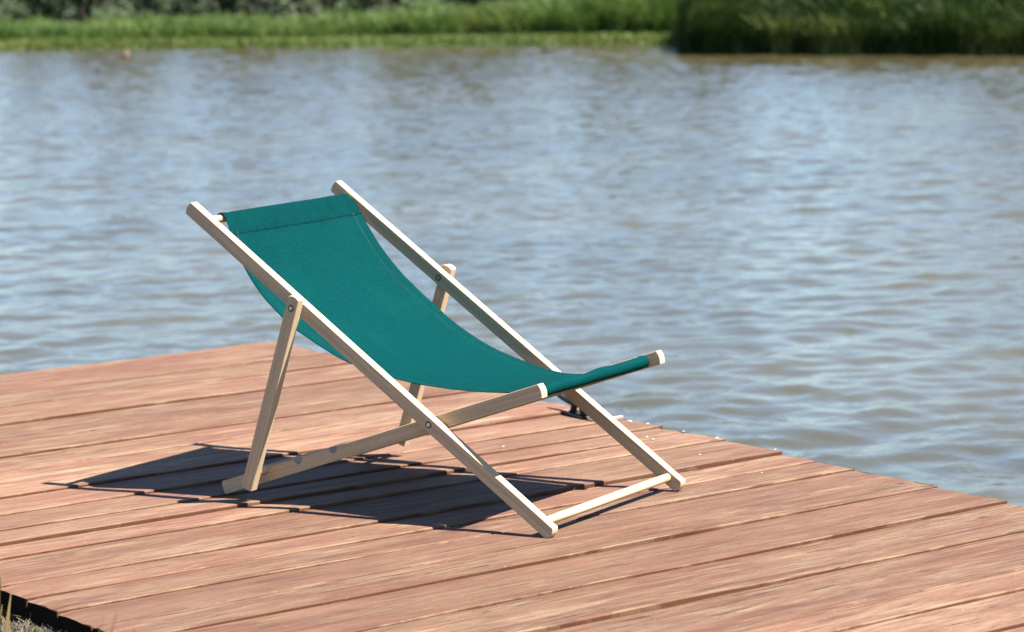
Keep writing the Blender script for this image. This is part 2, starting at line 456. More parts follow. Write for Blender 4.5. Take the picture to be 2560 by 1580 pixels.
def bank_plants():
    # short bright grass along the waterline
    n = 60000
    t = rng.uniform(-20, 10.4, n); d = rng.uniform(0.0, 1.9, n)
    nn = front(t) + d; x, y = bank_xy(t, nn)
    P = np.stack([x, y, bank_z(t, nn) - 0.01], -1)
    H = 0.06 + 0.07 * rng.random(n)
    o = blades('bank_grass', P, H, np.full(n, 0.018), 0.3 + 0.5 * rng.random(n), rng.random(n) * 0.8 + 0.2 * nz(t, 1.3), M['lawn'], 2)
    tag(o, 'short bright yellow-green grass along the far waterline', 'grass', kind='stuff')
    # reed belt
    n = 72000
    t = rng.uniform(-20, 13, n); d = 1.3 + 3.0 * rng.random(n) ** 1.2
    edge = 0.35 * nz(t, 2.1) + 0.2 * nz(t, 6.3)
    d = d + edge
    nn = np.where(t > 9.9, 0, front(t)) + d; x, y = bank_xy(t, nn)
    P = np.stack([x, y, bank_z(t, nn) - 0.02], -1)
    hb = np.interp(t, [-14, 0, 3.5, 5.5, 7.3, 8.6, 13], [0.26, 0.26, 0.30, 0.36, 0.52, 0.78, 0.95])
    H = hb * (0.72 + 0.38 * rng.random(n)) * (0.82 + 0.36 * nz(t + d * 0.6, 1.7)) * (0.85 + 0.13 * (d - 1.3))
    H = H * (0.7 + 0.5 * cell(t, d, 3.1, 1.6, 11))
    tone = 0.35 * rng.random(n) + 0.55 * cell(t, d, 2.3, 1.1, 12)
    tone = tone + 0.25 * ((t > 3.5) & (t < 8)) * rng.random(n)
    ang = np.where(d < 2.4, math.atan2(-BN[1], -BN[0]) + rng.normal(0, 0.7, n), rng.random(n) * 6.283)
    ld = np.stack([np.cos(ang), np.sin(ang), np.zeros(n)], -1)
    o = blades('reed_bed', P, H, 0.02 + 0.02 * rng.random(n), 0.15 + 0.5 * rng.random(n), tone, M['reed'], 3, ld)
    tag(o, 'pale green reed belt lining the far bank behind the grass strip', 'reeds', kind='stuff')
    # dark promontory on the right, leaning out over the water
    n = 60000
    t = rng.uniform(10.0, 27, n); d = -0.12 + 3.0 * rng.random(n) ** 1.6
    nn = front(t) + d; x, y = bank_xy(t, nn)
    P = np.stack([x, y, np.maximum(bank_z(t, nn), ZW - 0.05) - 0.02], -1)
    H = (0.54 + 0.2 * rng.random(n)) * (0.86 + 0.28 * nz(t + d, 1.9)) * (1 + 0.10 * d)
    t[:5000] = rng.uniform(10.0, 10.7, 5000); nn = front(t) + d; x, y = bank_xy(t, nn); P[:, 0] = x; P[:, 1] = y
    b = rng.normal(0, 0.8, n) * np.where(t < 10.8, 0.35, 1.0) + np.where(t < 10.8, 0.5, 0.0)
    ang = math.atan2(-BN[1], -BN[0]) + b
    ld = np.stack([np.cos(ang), np.sin(ang), np.zeros(n)], -1)
    H = H * (0.72 + 0.45 * cell(t, d, 3.3, 2.2, 21))
    tone = 0.4 * rng.random(n) + 0.62 * cell(t, d, 3.3, 2.2, 22) ** 1.5
    o = blades('dark_reed_bed', P, H, 0.025 + 0.03 * rng.random(n), 0.3 + 0.45 * rng.random(n), tone, M['dark_reed'], 4, ld, 0.3)
    tag(o, 'dark green reed bed jutting into the water on the right', 'reeds', kind='stuff')
bank_plants()

def leaf_crown(name, centre, rx, rz, n, size, mat, parent, lobes=9, seed=0, bottom=-1.0):
    """crown of many small leaf quads gathered in uneven clumps"""
    r = np.random.default_rng(seed)
    L = r.normal(0, 0.5, (lobes, 3)); L[:, 2] = r.uniform(bottom * 0.75, 0.8, lobes)
    rad = r.uniform(0.35, 0.6, lobes)
    k = r.integers(0, lobes, n)
    v = r.normal(0, 1, (n, 3)); v /= np.linalg.norm(v, axis=1)[:, None]
    q = L[k] + v * (rad[k] * r.random(n) ** 0.33)[:, None]
    P = np.asarray(centre) + q * np.array([rx, rx, rz])
    a = r.normal(0, 1, (n, 3)); a /= np.linalg.norm(a, axis=1)[:, None]
    b = np.cross(a, r.normal(0, 1, (n, 3))); b /= np.linalg.norm(b, axis=1)[:, None]
    s = size * (0.6 + 0.8 * r.random(n))[:, None]
    V = np.stack([P - a * s, P + b * s * 0.4, P + a * s, P - b * s * 0.4], 1).reshape(-1, 3)
    F = np.arange(4 * n).reshape(-1, 4)
    me = np_mesh(name, V, F)
    at = me.attributes.new('tone', 'FLOAT', 'POINT')
    tone = np.clip(0.5 * r.random(n) + 0.5 * r.random(lobes)[k], 0, 1)
    at.data.foreach_set('value', np.repeat(tone, 4).astype(np.float32))
    return link(name, me, mat, parent)

def tube(pts, rads, seg=8, cap=True):
    bm = bmesh.new()
    rings = []
    pts = [Vector(p) for p in pts]
    for i, p in enumerate(pts):
        d = (pts[min(i + 1, len(pts) - 1)] - pts[max(i - 1, 0)]).normalized()
        ref = Vector((0, 0, 1)) if abs(d.z) < 0.9 else Vector((1, 0, 0))
        a = d.cross(ref).normalized(); b = d.cross(a)
        rings.append([bm.verts.new(p + (a * math.cos(k * 2 * math.pi / seg) + b * math.sin(k * 2 * math.pi / seg)) * rads[i]) for k in range(seg)])
    for r0, r1 in zip(rings, rings[1:]):
        for k in range(seg):
            bm.faces.new((r0[k], r0[(k + 1) % seg], r1[(k + 1) % seg], r1[k]))
    if cap:
        bm.faces.new(rings[0][::-1]); bm.faces.new(rings[-1])
    bmesh.ops.recalc_face_normals(bm, faces=bm.faces)
    return bm

def shrub(t, n, w, h, mat, label, name, seed, group, leaf=0.06, count=2600, cat='shrub'):
    x, y = bank_xy(t, n); z = float(bank_z(np.array(t), np.array(n)))
    o = empty(name, (x, y, z))
    tag(o, label, cat, group)
    r = random.Random(seed)
    bm = bmesh.new()
    for k in range(4):
        a = r.random() * 6.28; top = Vector((math.cos(a) * w * 0.4, math.sin(a) * w * 0.4, h * (0.6 + 0.2 * r.random())))
        b2 = tube([(0.05 * math.cos(a), 0.05 * math.sin(a), -0.05), top * 0.5 + Vector((0, 0, 0.1 * h)), top], [0.05 * h / 2, 0.03 * h / 2, 0.008], 6)
        me = bpy.data.meshes.new('tmp'); b2.to_mesh(me); b2.free(); bm.from_mesh(me); bpy.data.meshes.remove(me)
    link('trunk', bm_mesh(bm, 'trunk'), M['bark'], o)
    leaf_crown('crown', (0, 0, h * 0.42), w, h * 0.6, count, leaf, mat, o, 11, seed)

S = [  # t along bank, inland, half width, height, kind, label
    (-3.2, 7.5, 1.1, 1.5, 'willow', 'grey-green willow shrub at the far left end of the bank'),
    (-1.0, 9.0, 1.4, 2.6, 'tree', 'dark tree just right of the leftmost willow shrub'),
    (0.6, 7.0, 0.55, 1.3, 'willow', 'grey-green willow shrub, second from the left on the bank'),
    (1.75, 7.2, 0.5, 1.2, 'willow', 'pale grey willow shrub, third from the left on the bank'),
    (2.5, 9.2, 1.3, 2.8, 'tree', 'dark tree behind the gap between the third and fourth willow shrubs'),
    (3.25, 7.4, 0.5, 1.1, 'willow', 'grey-green willow shrub, fourth from the left on the bank'),
    (4.6, 7.6, 0.55, 1.2, 'willow', 'rightmost grey-green willow shrub, beside the dark trees'),
    (5.9, 8.8, 1.3, 3.2, 'tree', 'dark tree behind the middle of the reed belt, left of its pair'),
    (7.4, 8.8, 1.3, 3.0, 'tree', 'dark tree behind the middle of the reed belt, right of its pair'),
    (10.2, 11.0, 1.6, 3.2, 'tree', 'dark tree behind the tall reeds at the inlet'),
    (15.5, 8.0, 1.8, 3.4, 'tree', 'dark tree rising behind the dark reed bed on the right'),
    (-6.0, 9.5, 1.6, 3.0, 'tree', 'dark tree beyond the left edge of the bank view'),
    (0.9, 10.6, 1.3, 2.8, 'tree', 'dark tree behind the second and third willow shrubs'),
    (4.3, 10.8, 1.3, 2.9, 'tree', 'dark tree behind the rightmost willow shrub'),
    (8.8, 12.0, 1.5, 2.9, 'tree', 'dark tree behind the rising end of the reed belt'),
]
for i, (t, n, w, h, kd, lab) in enumerate(S):
    shrub(t, n, w, h, M[kd], lab, 'willow_shrub' if kd == 'willow' else 'tree', 100 + i,
          'willow shrubs behind the reeds' if kd == 'willow' else 'dark trees behind the reeds', 0.05 if kd == 'willow' else 0.07, 4200 if kd == 'willow' else 6500, 'shrub' if kd == 'willow' else 'tree')

def floats():
    def blob(name, loc, r, sz, mat, label, cat, head=None):
        bm = bmesh.new()
        bmesh.ops.create_icosphere(bm, subdivisions=3, radius=r)
        for v in bm.verts:
            v.co.x *= sz[0]; v.co.y *= sz[1]; v.co.z *= sz[2]
        if head:
            b2 = bmesh.new(); bmesh.ops.create_icosphere(b2, subdivisions=2, radius=r * 0.42)
            for v in b2.verts: v.co += Vector(head)
            me = bpy.data.meshes.new('tmp'); b2.to_mesh(me); b2.free(); bm.from_mesh(me); bpy.data.meshes.remove(me)
        o = link(name, bm_mesh(bm, name, True), mat); o.location = loc
        tag(o, label, cat)
    sc = 1.1
    blob('float', (14.55, 28.9, ZW + 0.03), 0.04, (1, 1, 0.95), M['buoy'], 'small orange float on the water near the left end of the bank', 'float', (0, 0, 0.04))
    blob('float', (16.55, 28.9, ZW + 0.02), 0.05, (1.4, 0.8, 0.7), M['dark_float'], 'small dark float close to the waterline below the willow shrubs', 'float', (0.05, 0, 0.035))
    blob('float', (19.15, 25.3, ZW + 0.02), 0.055, (1.2, 0.8, 0.8), M['dark_float'], 'small dark float left of the dark reed bed', 'float', (-0.02, 0, 0.05))
floats()

# ------------------------------------------------------------------ near shore
def shore_z(x, y):
    """x, y in metres"""
    d = 0.80 * (x + 1.25 * K) + 0.55 * (y - 0.55 * K)
    base = -0.075 * K
    z = base - 0.55 * sst(0.0, 1.5, d) - 0.35 * np.clip(d - 1.2, 0, 6)
    z = z - 0.12 * sst(0.9, 2.5, y)
    z = z + 0.05 * sst(0.2, 3.0, -d)
    return np.maximum(z, -2.5) + 0.012 * np.sin(x * 9) * np.sin(y * 8 + 1)
def make_shore():
    xs = np.concatenate([[-300, -80, -20, -9], np.arange(-6, 5, 0.12)]); ys = np.concatenate([[-300, -80, -20], np.arange(-9, 6, 0.12)])
    X, Y = np.meshgrid(xs, ys); Z = shore_z(X, Y)
    V = np.stack([X, Y, Z], -1).reshape(-1, 3)
    a, b = X.shape; I = np.arange(a * b).reshape(a, b)
    F = np.stack([I[:-1, :-1], I[:-1, 1:], I[1:, 1:], I[1:, :-1]], -1).reshape(-1, 4)
    tag(link('shore', np_mesh('shore', V, F, True), M['soil']), kind='structure')
make_shore()

# ------------------------------------------------------------------ jetty
# seams (fitted y of the joint, step of the far plank above the near one in mm: left end, middle, right end)
SEAMS = [(-2.35, 0, 0, 0), (-2.17, 3, 4, 3), (-1.98, 6, 5, 4), (-1.80, 3, 2, 3), (-1.63, 5, 6, 6), (-1.47, 2, 3, 2), (-1.29, 5, 4, 6),
         (-1.13, 7, 7, 7), (-0.96, 6, 7, 9), (-0.85, 1, 1, 2), (-0.63, 9, 14, 1), (-0.43, 6, 5, 5), (-0.23, 4, 7, 7), (-0.11, 2, 2, 2),
         (0.02, 5, 5, 6), (0.142, 5, 7, 5), (0.262, 3, 3, 8), (0.458, 3, 9, 3), (0.577, 11, 7, 3), (0.69, 2, 2, 4), (0.82, 2, 5, 4),
         (0.983, 7, 13, 10), (1.098, 3, 2, 2), (1.235, 10, 7, 4), (1.39, 1, 1, 3), (1.543, 8, 7, 4), (1.766, 6, 3, 2), (1.98, 1, 3, 5), (2.17, 4, 3, 1), (2.455, 0, 0, 0)]
jetty = empty('jetty', (0, 0, 0))
tag(jetty, 'red-stained wooden jetty of weathered uneven planks over the water', 'jetty')

def plank_heights(i, xn):
    """top height at the near and far edge of plank i, xn in -1..1"""
    def st(j):
        l, m, r_ = [0.8 * q for q in SEAMS[j][1:]]
        return np.interp(xn, [-1, -0.1, 1], [l, m, r_]) / 1000.0
    rr = np.random.default_rng(500 + i)
    wob = 0.0012 * np.sin(xn * 2.5 + rr.random() * 6) + 0.0007 * np.sin(xn * 6 + rr.random() * 6)
    zn = 0.5 * st(i) + wob + 0.001 * rr.normal()
    zf = -0.5 * st(i + 1) + wob + 0.001 * rr.normal()
    return zn, zf

def make_plank(i):
    rr = np.random.default_rng(900 + i)
    y0 = SEAMS[i][0] * K; y1 = SEAMS[i + 1][0] * K
    yc = (y0 + y1) / 2; hw = (y1 - y0) / 2
    xl = -1.264 * K + rr.uniform(-0.004, 0.003); xr = 0.692 * K + rr.uniform(-0.006, 0.007)
    nx = 70
    u = np.linspace(0, 1, nx)
    x = xl + (xr - xl) * u
    xn = u * 2 - 1
    zn, zf = plank_heights(i, xn)
    gap = 0.0017
    e0 = 0.0011 * np.sin(u * rr.uniform(8, 16) + rr.random() * 6) + 0.0008 * np.sin(u * rr.uniform(25, 45) + rr.random() * 6)
    e1 = 0.0011 * np.sin(u * rr.uniform(8, 16) + rr.random() * 6) + 0.0008 * np.sin(u * rr.uniform(25, 45) + rr.random() * 6)
    th = 0.042
    ch0 = 0.0022 + 0.0018 * np.clip(np.sin(u * rr.uniform(10, 20) + rr.random() * 6), 0, 1) * rr.uniform(0.3, 1.0)
    cup = rr.uniform(-0.0012, 0.0018)
    # across profile: (position 0..1 across top, drop flag)
    cross = []
    cross.append((0, 'b')); cross.append((0, 's')); cross.append((0, 'c'))
    for f in (0.0, 0.25, 0.5, 0.75, 1.0): cross.append((f, 't'))
    cross.append((1, 'c')); cross.append((1, 's')); cross.append((1, 'b'))
    m = len(cross)
    V = np.zeros((nx, m, 3)); W = np.zeros((nx, m)); S_ = np.zeros((nx, m))
    for k, (f, ty) in enumerate(cross):
        ya = -hw + gap + e0; yb = hw - gap + e1
        ztop = zn + (zf - zn) * f + cup * (2 * f - 1) ** 2
        if ty == 't':
            yy = ya + ch0 + 0.0025 + (yb - ya - 2 * ch0 - 0.005) * f; zz = ztop
        elif ty == 'c':
            yy = ya + ch0 if f == 0 else yb - ch0; zz = ztop
            W[:, k] = 1.0
        elif ty == 's':
            yy = ya if f == 0 else yb; zz = ztop - ch0 * 0.9; W[:, k] = 0.6; S_[:, k] = 0.75
        else:
            yy = ya if f == 0 else yb; zz = -th + 0 * ztop; S_[:, k] = 1.0
        V[:, k, 0] = x; V[:, k, 1] = yy; V[:, k, 2] = zz
    # wear fades to nothing within the first rows of the top
    for k, (f, ty) in enumerate(cross):
        if ty == 't': W[:, k] = 0.0
    # ragged saw-cut ends
    V[0, :, 0] += rr.uniform(-0.004, 0.006, m); V[-1, :, 0] += rr.uniform(-0.006, 0.005, m)
    V[-1, :, 0] += 0.012 * (rr.random() - 0.5) * np.linspace(-1, 1, m)
    # slightly rounded ends
    V[0, 2:m - 2, 2] -= 0.003; V[-1, 2:m - 2, 2] -= 0.003
    I = np.arange(nx * m).reshape(nx, m)
    quads = np.stack([I[:-1, :-1], I[1:, :-1], I[1:, 1:], I[:-1, 1:]], -1).reshape(-1, 4)
    bot = np.stack([I[:-1, m - 1], I[1:, m - 1], I[1:, 0], I[:-1, 0]], -1)
    me = bpy.data.meshes.new('plank')
    faces = [list(map(int, q)) for q in np.concatenate([quads, bot])]
    nv = nx * m
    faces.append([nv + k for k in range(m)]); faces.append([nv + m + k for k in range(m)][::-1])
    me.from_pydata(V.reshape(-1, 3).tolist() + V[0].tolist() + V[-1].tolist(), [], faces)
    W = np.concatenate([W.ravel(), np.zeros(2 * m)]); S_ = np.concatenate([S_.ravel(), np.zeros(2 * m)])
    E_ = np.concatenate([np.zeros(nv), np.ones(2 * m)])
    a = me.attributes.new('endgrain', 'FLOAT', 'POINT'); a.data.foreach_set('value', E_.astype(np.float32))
    a = me.attributes.new('wear', 'FLOAT', 'POINT'); a.data.foreach_set('value', W.ravel().astype(np.float32))
    a = me.attributes.new('side', 'FLOAT', 'POINT'); a.data.foreach_set('value', S_.ravel().astype(np.float32))
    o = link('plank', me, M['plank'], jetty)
    o.location = (0, yc, 0)
    return o
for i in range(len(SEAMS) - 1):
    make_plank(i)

def box(sx, sy, sz, bev=0.0):
    bm = bmesh.new(); bmesh.ops.create_cube(bm, size=1)
    for v in bm.verts: v.co.x *= sx; v.co.y *= sy; v.co.z *= sz
    if bev: bmesh.ops.bevel(bm, geom=bm.edges[:], offset=bev, segments=2, affect='EDGES')
    return bm
# bearers along the jetty, posts into the water
YA, YB = -2.3 * K, 2.42 * K
for bx in (-1.2, -0.32, 0.58):
    o = link('bearer', bm_mesh(box(0.07, YB - YA, 0.11, 0.004), 'bearer'), M['beam'], jetty)
    o.location = (bx * K, (YA + YB) / 2, -0.0425 - 0.056)
for bx in (-1.12, 0.50):
    for py in (0.6, 2.3):
        bm = tube([(0, 0, -1.6), (0, 0, -0.5), (0, 0, -0.16)], [0.07, 0.068, 0.066], 14)
        o = link('post', bm_mesh(bm, 'post', False), M['beam'], jetty); o.location = (bx * K, py * K, 0)

# droppings and a bare wood chip at the right end of the boards
def flat_blob(r, seed, zz=0.0016):
    rr = random.Random(seed); bm = bmesh.new(); n = 10
    ring = [bm.verts.new((math.cos(k * 6.283 / n) * r * rr.uniform(0.6, 1.2), math.sin(k * 6.283 / n) * r * rr.uniform(0.6, 1.2), 0)) for k in range(n)]
    c = bm.verts.new((0, 0, zz))
    for k in range(n): bm.faces.new((ring[k], ring[(k + 1) % n], c))
    return bm
def deck_z(x, y):
    for i in range(len(SEAMS) - 1):
        if SEAMS[i][0] * K <= y < SEAMS[i + 1][0] * K:
            xn = np.array([(x / K + 1.272) / 1.964 * 2 - 1]); zn, zf = plank_heights(i, xn)
            f = (y - SEAMS[i][0] * K) / ((SEAMS[i + 1][0] - SEAMS[i][0]) * K)
            return float(zn[0] + (zf[0] - zn[0]) * f)
    return 0.0

# ------------------------------------------------------------------ deckchair
TH = R(69.54212)
chair = empty('deckchair', (0, 0, 0), -TH)
tag(chair, 'beech deckchair with a teal canvas sling standing on the jetty', 'deckchair')
def v2(a, b): return np.array([a, b]) * 1.0
aA = 0.59535; u_ = np.array([-math.cos(aA), math.sin(aA)]); n_ = np.array([math.sin(aA), math.cos(aA)])
hA = 0.0142 * K; tA = 0.0202 * K; LA = 1.0757 * K
Fp = np.array([0, 0.0115]) * K
bB = 0.3304; v_ = np.array([math.cos(bB), math.sin(bB)]); m_ = np.array([-math.sin(bB), math.cos(bB)])
B0 = np.array([-0.8357, 0.0139]) * K; LB = 0.8494 * K; hB = 0.0146 * K
aC = 1.2489; c_ = np.array([-math.cos(aC), -math.sin(aC)]); k_ = np.array([math.sin(aC), -math.cos(aC)])
qC = 0.7328 * K; pA = 0.343 * K
Q = Fp + u_ * qC; PP = Fp + u_ * pA
LC = 0.4138 * K; eC = 0.0217 * K
YI, YO, BO, BI, CI, CO = [x * K for x in (0.2466, 0.2668, 0.2436, 0.2234, 0.2698, 0.29)]

def beam_mesh(a0, a1, h, t, sag0, sag1, notches=(), nr=0.0):
    """prism in local x (along), z (depth), y (thickness, centred) with arced ends and notches in the top edge"""
    pts = []
    N = 6
    for k in range(N + 1):                       # start end, bottom to top going round the arc (left side)
        s = 1 - 2 * k / N
        pts.append((a0 - sag0 * (1 - s * s), s * h))   # top -> bottom
    for k in range(N + 1):
        s = -1 + 2 * k / N
        pts.append((a1 + sag1 * (1 - s * s), s * h))
    for nc in sorted(notches, reverse=True):
        for k in range(11):
            a = -k / 10 * math.pi
            pts.append((nc + nr * math.cos(a), h + nr * 1.15 * math.sin(a)))
    bm = bmesh.new()
    f = bm.faces.new([bm.verts.new((p[0], -t / 2, p[1])) for p in pts])
    ex = bmesh.ops.extrude_face_region(bm, geom=[f])
    for e in ex['geom']:
        if isinstance(e, bmesh.types.BMVert): e.co.y += t
    bmesh.ops.recalc_face_normals(bm, faces=bm.faces)
    bm.normal_update()
    ed = [e for e in bm.edges if len(e.link_faces) == 2 and e.calc_face_angle() > 0.6]
    bmesh.ops.bevel(bm, geom=ed, offset=0.0008, segments=1, affect='EDGES', clamp_overlap=True)
    bmesh.ops.triangulate(bm, faces=[f for f in bm.faces if len(f.verts) > 4])
    return bm_mesh(bm, 'rail')

def place_beam(name, me, origin, d, y, parent=chair):
    o = link(name, me, M['beech'], parent)
    z = np.array([-d[1], d[0]])
    o.matrix_local = Matrix(((d[0], 0, z[0], origin[0]), (0, 1, 0, y), (d[1], 0, z[1], origin[1]), (0, 0, 0, 1)))
    return o

def dowel(name, xz, y0, y1, r, parent=chair, mat='beech', seg=20):
    bm = tube([(y0, 0, 0), (y0 + (y1 - y0) * 0.33, 0, 0), (y0 + (y1 - y0) * 0.66, 0, 0), (y1, 0, 0)], [r] * 4, seg)
    me = bm_mesh(bm, name, True)
    o = link(name, me, M[mat], parent)
    o.location = (xz[0], 0, xz[1]); o.rotation_euler = (0, 0, math.pi / 2)
    return o

meA = beam_mesh(-LA, 0.0, hA, tA, 0.0035 * K, 0.0055 * K)
for sy in (-1, 1):
    place_beam('back_rail', meA, Fp, -u_, sy * (YI + YO) / 2)
NOT = [0.1217 * K, 0.2160 * K, 0.3137 * K]
NR = 0.0112 * K
meB = beam_mesh(0.0, LB, hB, tA, 0.003 * K, 0.0035 * K, NOT, NR)
for sy in (-1, 1):
    place_beam('seat_rail', meB, B0, v_, sy * (BI + BO) / 2)
C1 = Q - c_ * eC
meC = beam_mesh(-eC, LC, 0.0135 * K, tA, 0.0045 * K, 0.0015 * K)
for sy in (-1, 1):
    place_beam('prop_leg', meC, Q, c_, sy * (CI + CO) / 2)
TD = Fp + u_ * (1.028 * K)
FD = Fp + u_ * (0.030 * K)
SD = B0 + v_ * (0.817 * K)
PD = B0 + v_ * NOT[0] + m_ * (0.0115 * K)
dowel('top_dowel', TD, -YI - 0.008, YI + 0.008, 0.0085 * K)
dowel('foot_dowel', FD, -YI - 0.008, YI + 0.008, 0.0092 * K)
dowel('seat_dowel', SD, -BI - 0.006, BI + 0.006, 0.0082 * K)
dowel('prop_dowel', PD, -CI - 0.006, CI + 0.006, 0.0085 * K)

def bolt(xz, y_faces):
    """a bolt head on a raised disc painted dark as a shaded hole, on each given face (y, outward sign)"""
    bs = bmesh.new(); bh = bmesh.new()
    for y, s in y_faces:
        for bmx, r, d0, d1 in ((bs, 0.0078 * K, -0.002, 0.0006), (bh, 0.0046 * K, 0.0, 0.0013)):
            ring0 = []; ring1 = []
            for k in range(16):
                a = k * 2 * math.pi / 16
                ring0.append(bmx.verts.new((r * math.cos(a), y + s * d0, r * math.sin(a))))
                ring1.append(bmx.verts.new((r * 0.93 * math.cos(a), y + s * d1, r * 0.93 * math.sin(a))))
            for k in range(16):
                bmx.faces.new((ring0[k], ring0[(k + 1) % 16], ring1[(k + 1) % 16], ring1[k]))
            bmx.faces.new(ring1)
    bmesh.ops.recalc_face_normals(bs, faces=bs.faces); bmesh.ops.recalc_face_normals(bh, faces=bh.faces)
    o = link('bolt', bm_mesh(bs, 'bolt'), M['hole_shade'], chair)
    o.location = (xz[0], 0, xz[1])
    link('bolt_head', bm_mesh(bh, 'bolt_head'), M['steel'], o)
for sy in (-1, 1):
    bolt(PP, [(sy * YO, sy)])
    bolt(Q, [(sy * CO, sy)])
    bolt(Q, [(sy * YI, -sy)])

# sling: profiles of its two edges in rail coordinates (along the back rail, above it)
PL = [(1.012, 0.0095), (0.985, 0.004), (0.95, -0.012), (0.907, -0.036), (0.85, -0.056), (0.78, -0.066), (0.73, -0.067), (0.65, -0.056), (0.586, -0.0425), (0.478, 0.0017), (0.406, 0.041), (0.347, 0.078), (0.31, 0.102), (0.256, 0.143), (0.222, 0.173)]
PR = [(1.012, 0.0095), (0.997, 0.004), (0.95, -0.010), (0.87, -0.032), (0.786, -0.045), (0.7075, -0.0475), (0.623, -0.046), (0.529, -0.031), (0.437, -0.002), (0.36, 0.031), (0.306, 0.068), (0.26, 0.112), (0.226, 0.158), (0.214, 0.178)]
def resample(P, n):
    P = np.array(P, float)
    # smooth with Catmull-Rom, then equal arc length
    out = []
    E = np.vstack([2 * P[0] - P[1], P, 2 * P[-1] - P[-2]])
    for i in range(1, len(E) - 2):
        p0, p1, p2, p3 = E[i - 1:i + 3]
        for t in np.linspace(0, 1, 12, endpoint=False):
            out.append(0.5 * ((2 * p1) + (-p0 + p2) * t + (2 * p0 - 5 * p1 + 4 * p2 - p3) * t * t + (-p0 + 3 * p1 - 3 * p2 + p3) * t ** 3))
    out.append(P[-1]); out = np.array(out)
    for _ in range(6): out[1:-1] = (out[:-2] + 2 * out[1:-1] + out[2:]) / 4
    s = np.concatenate([[0], np.cumsum(np.linalg.norm(np.diff(out, axis=0), axis=1))])
    q = np.linspace(0, s[-1], n)
    return np.stack([np.interp(q, s, out[:, 0]), np.interp(q, s, out[:, 1])], -1)
def rail_to_xz(a, b): return Fp[0] + (u_[0] * a + n_[0] * b) * K, Fp[1] + (u_[1] * a + n_[1] * b) * K

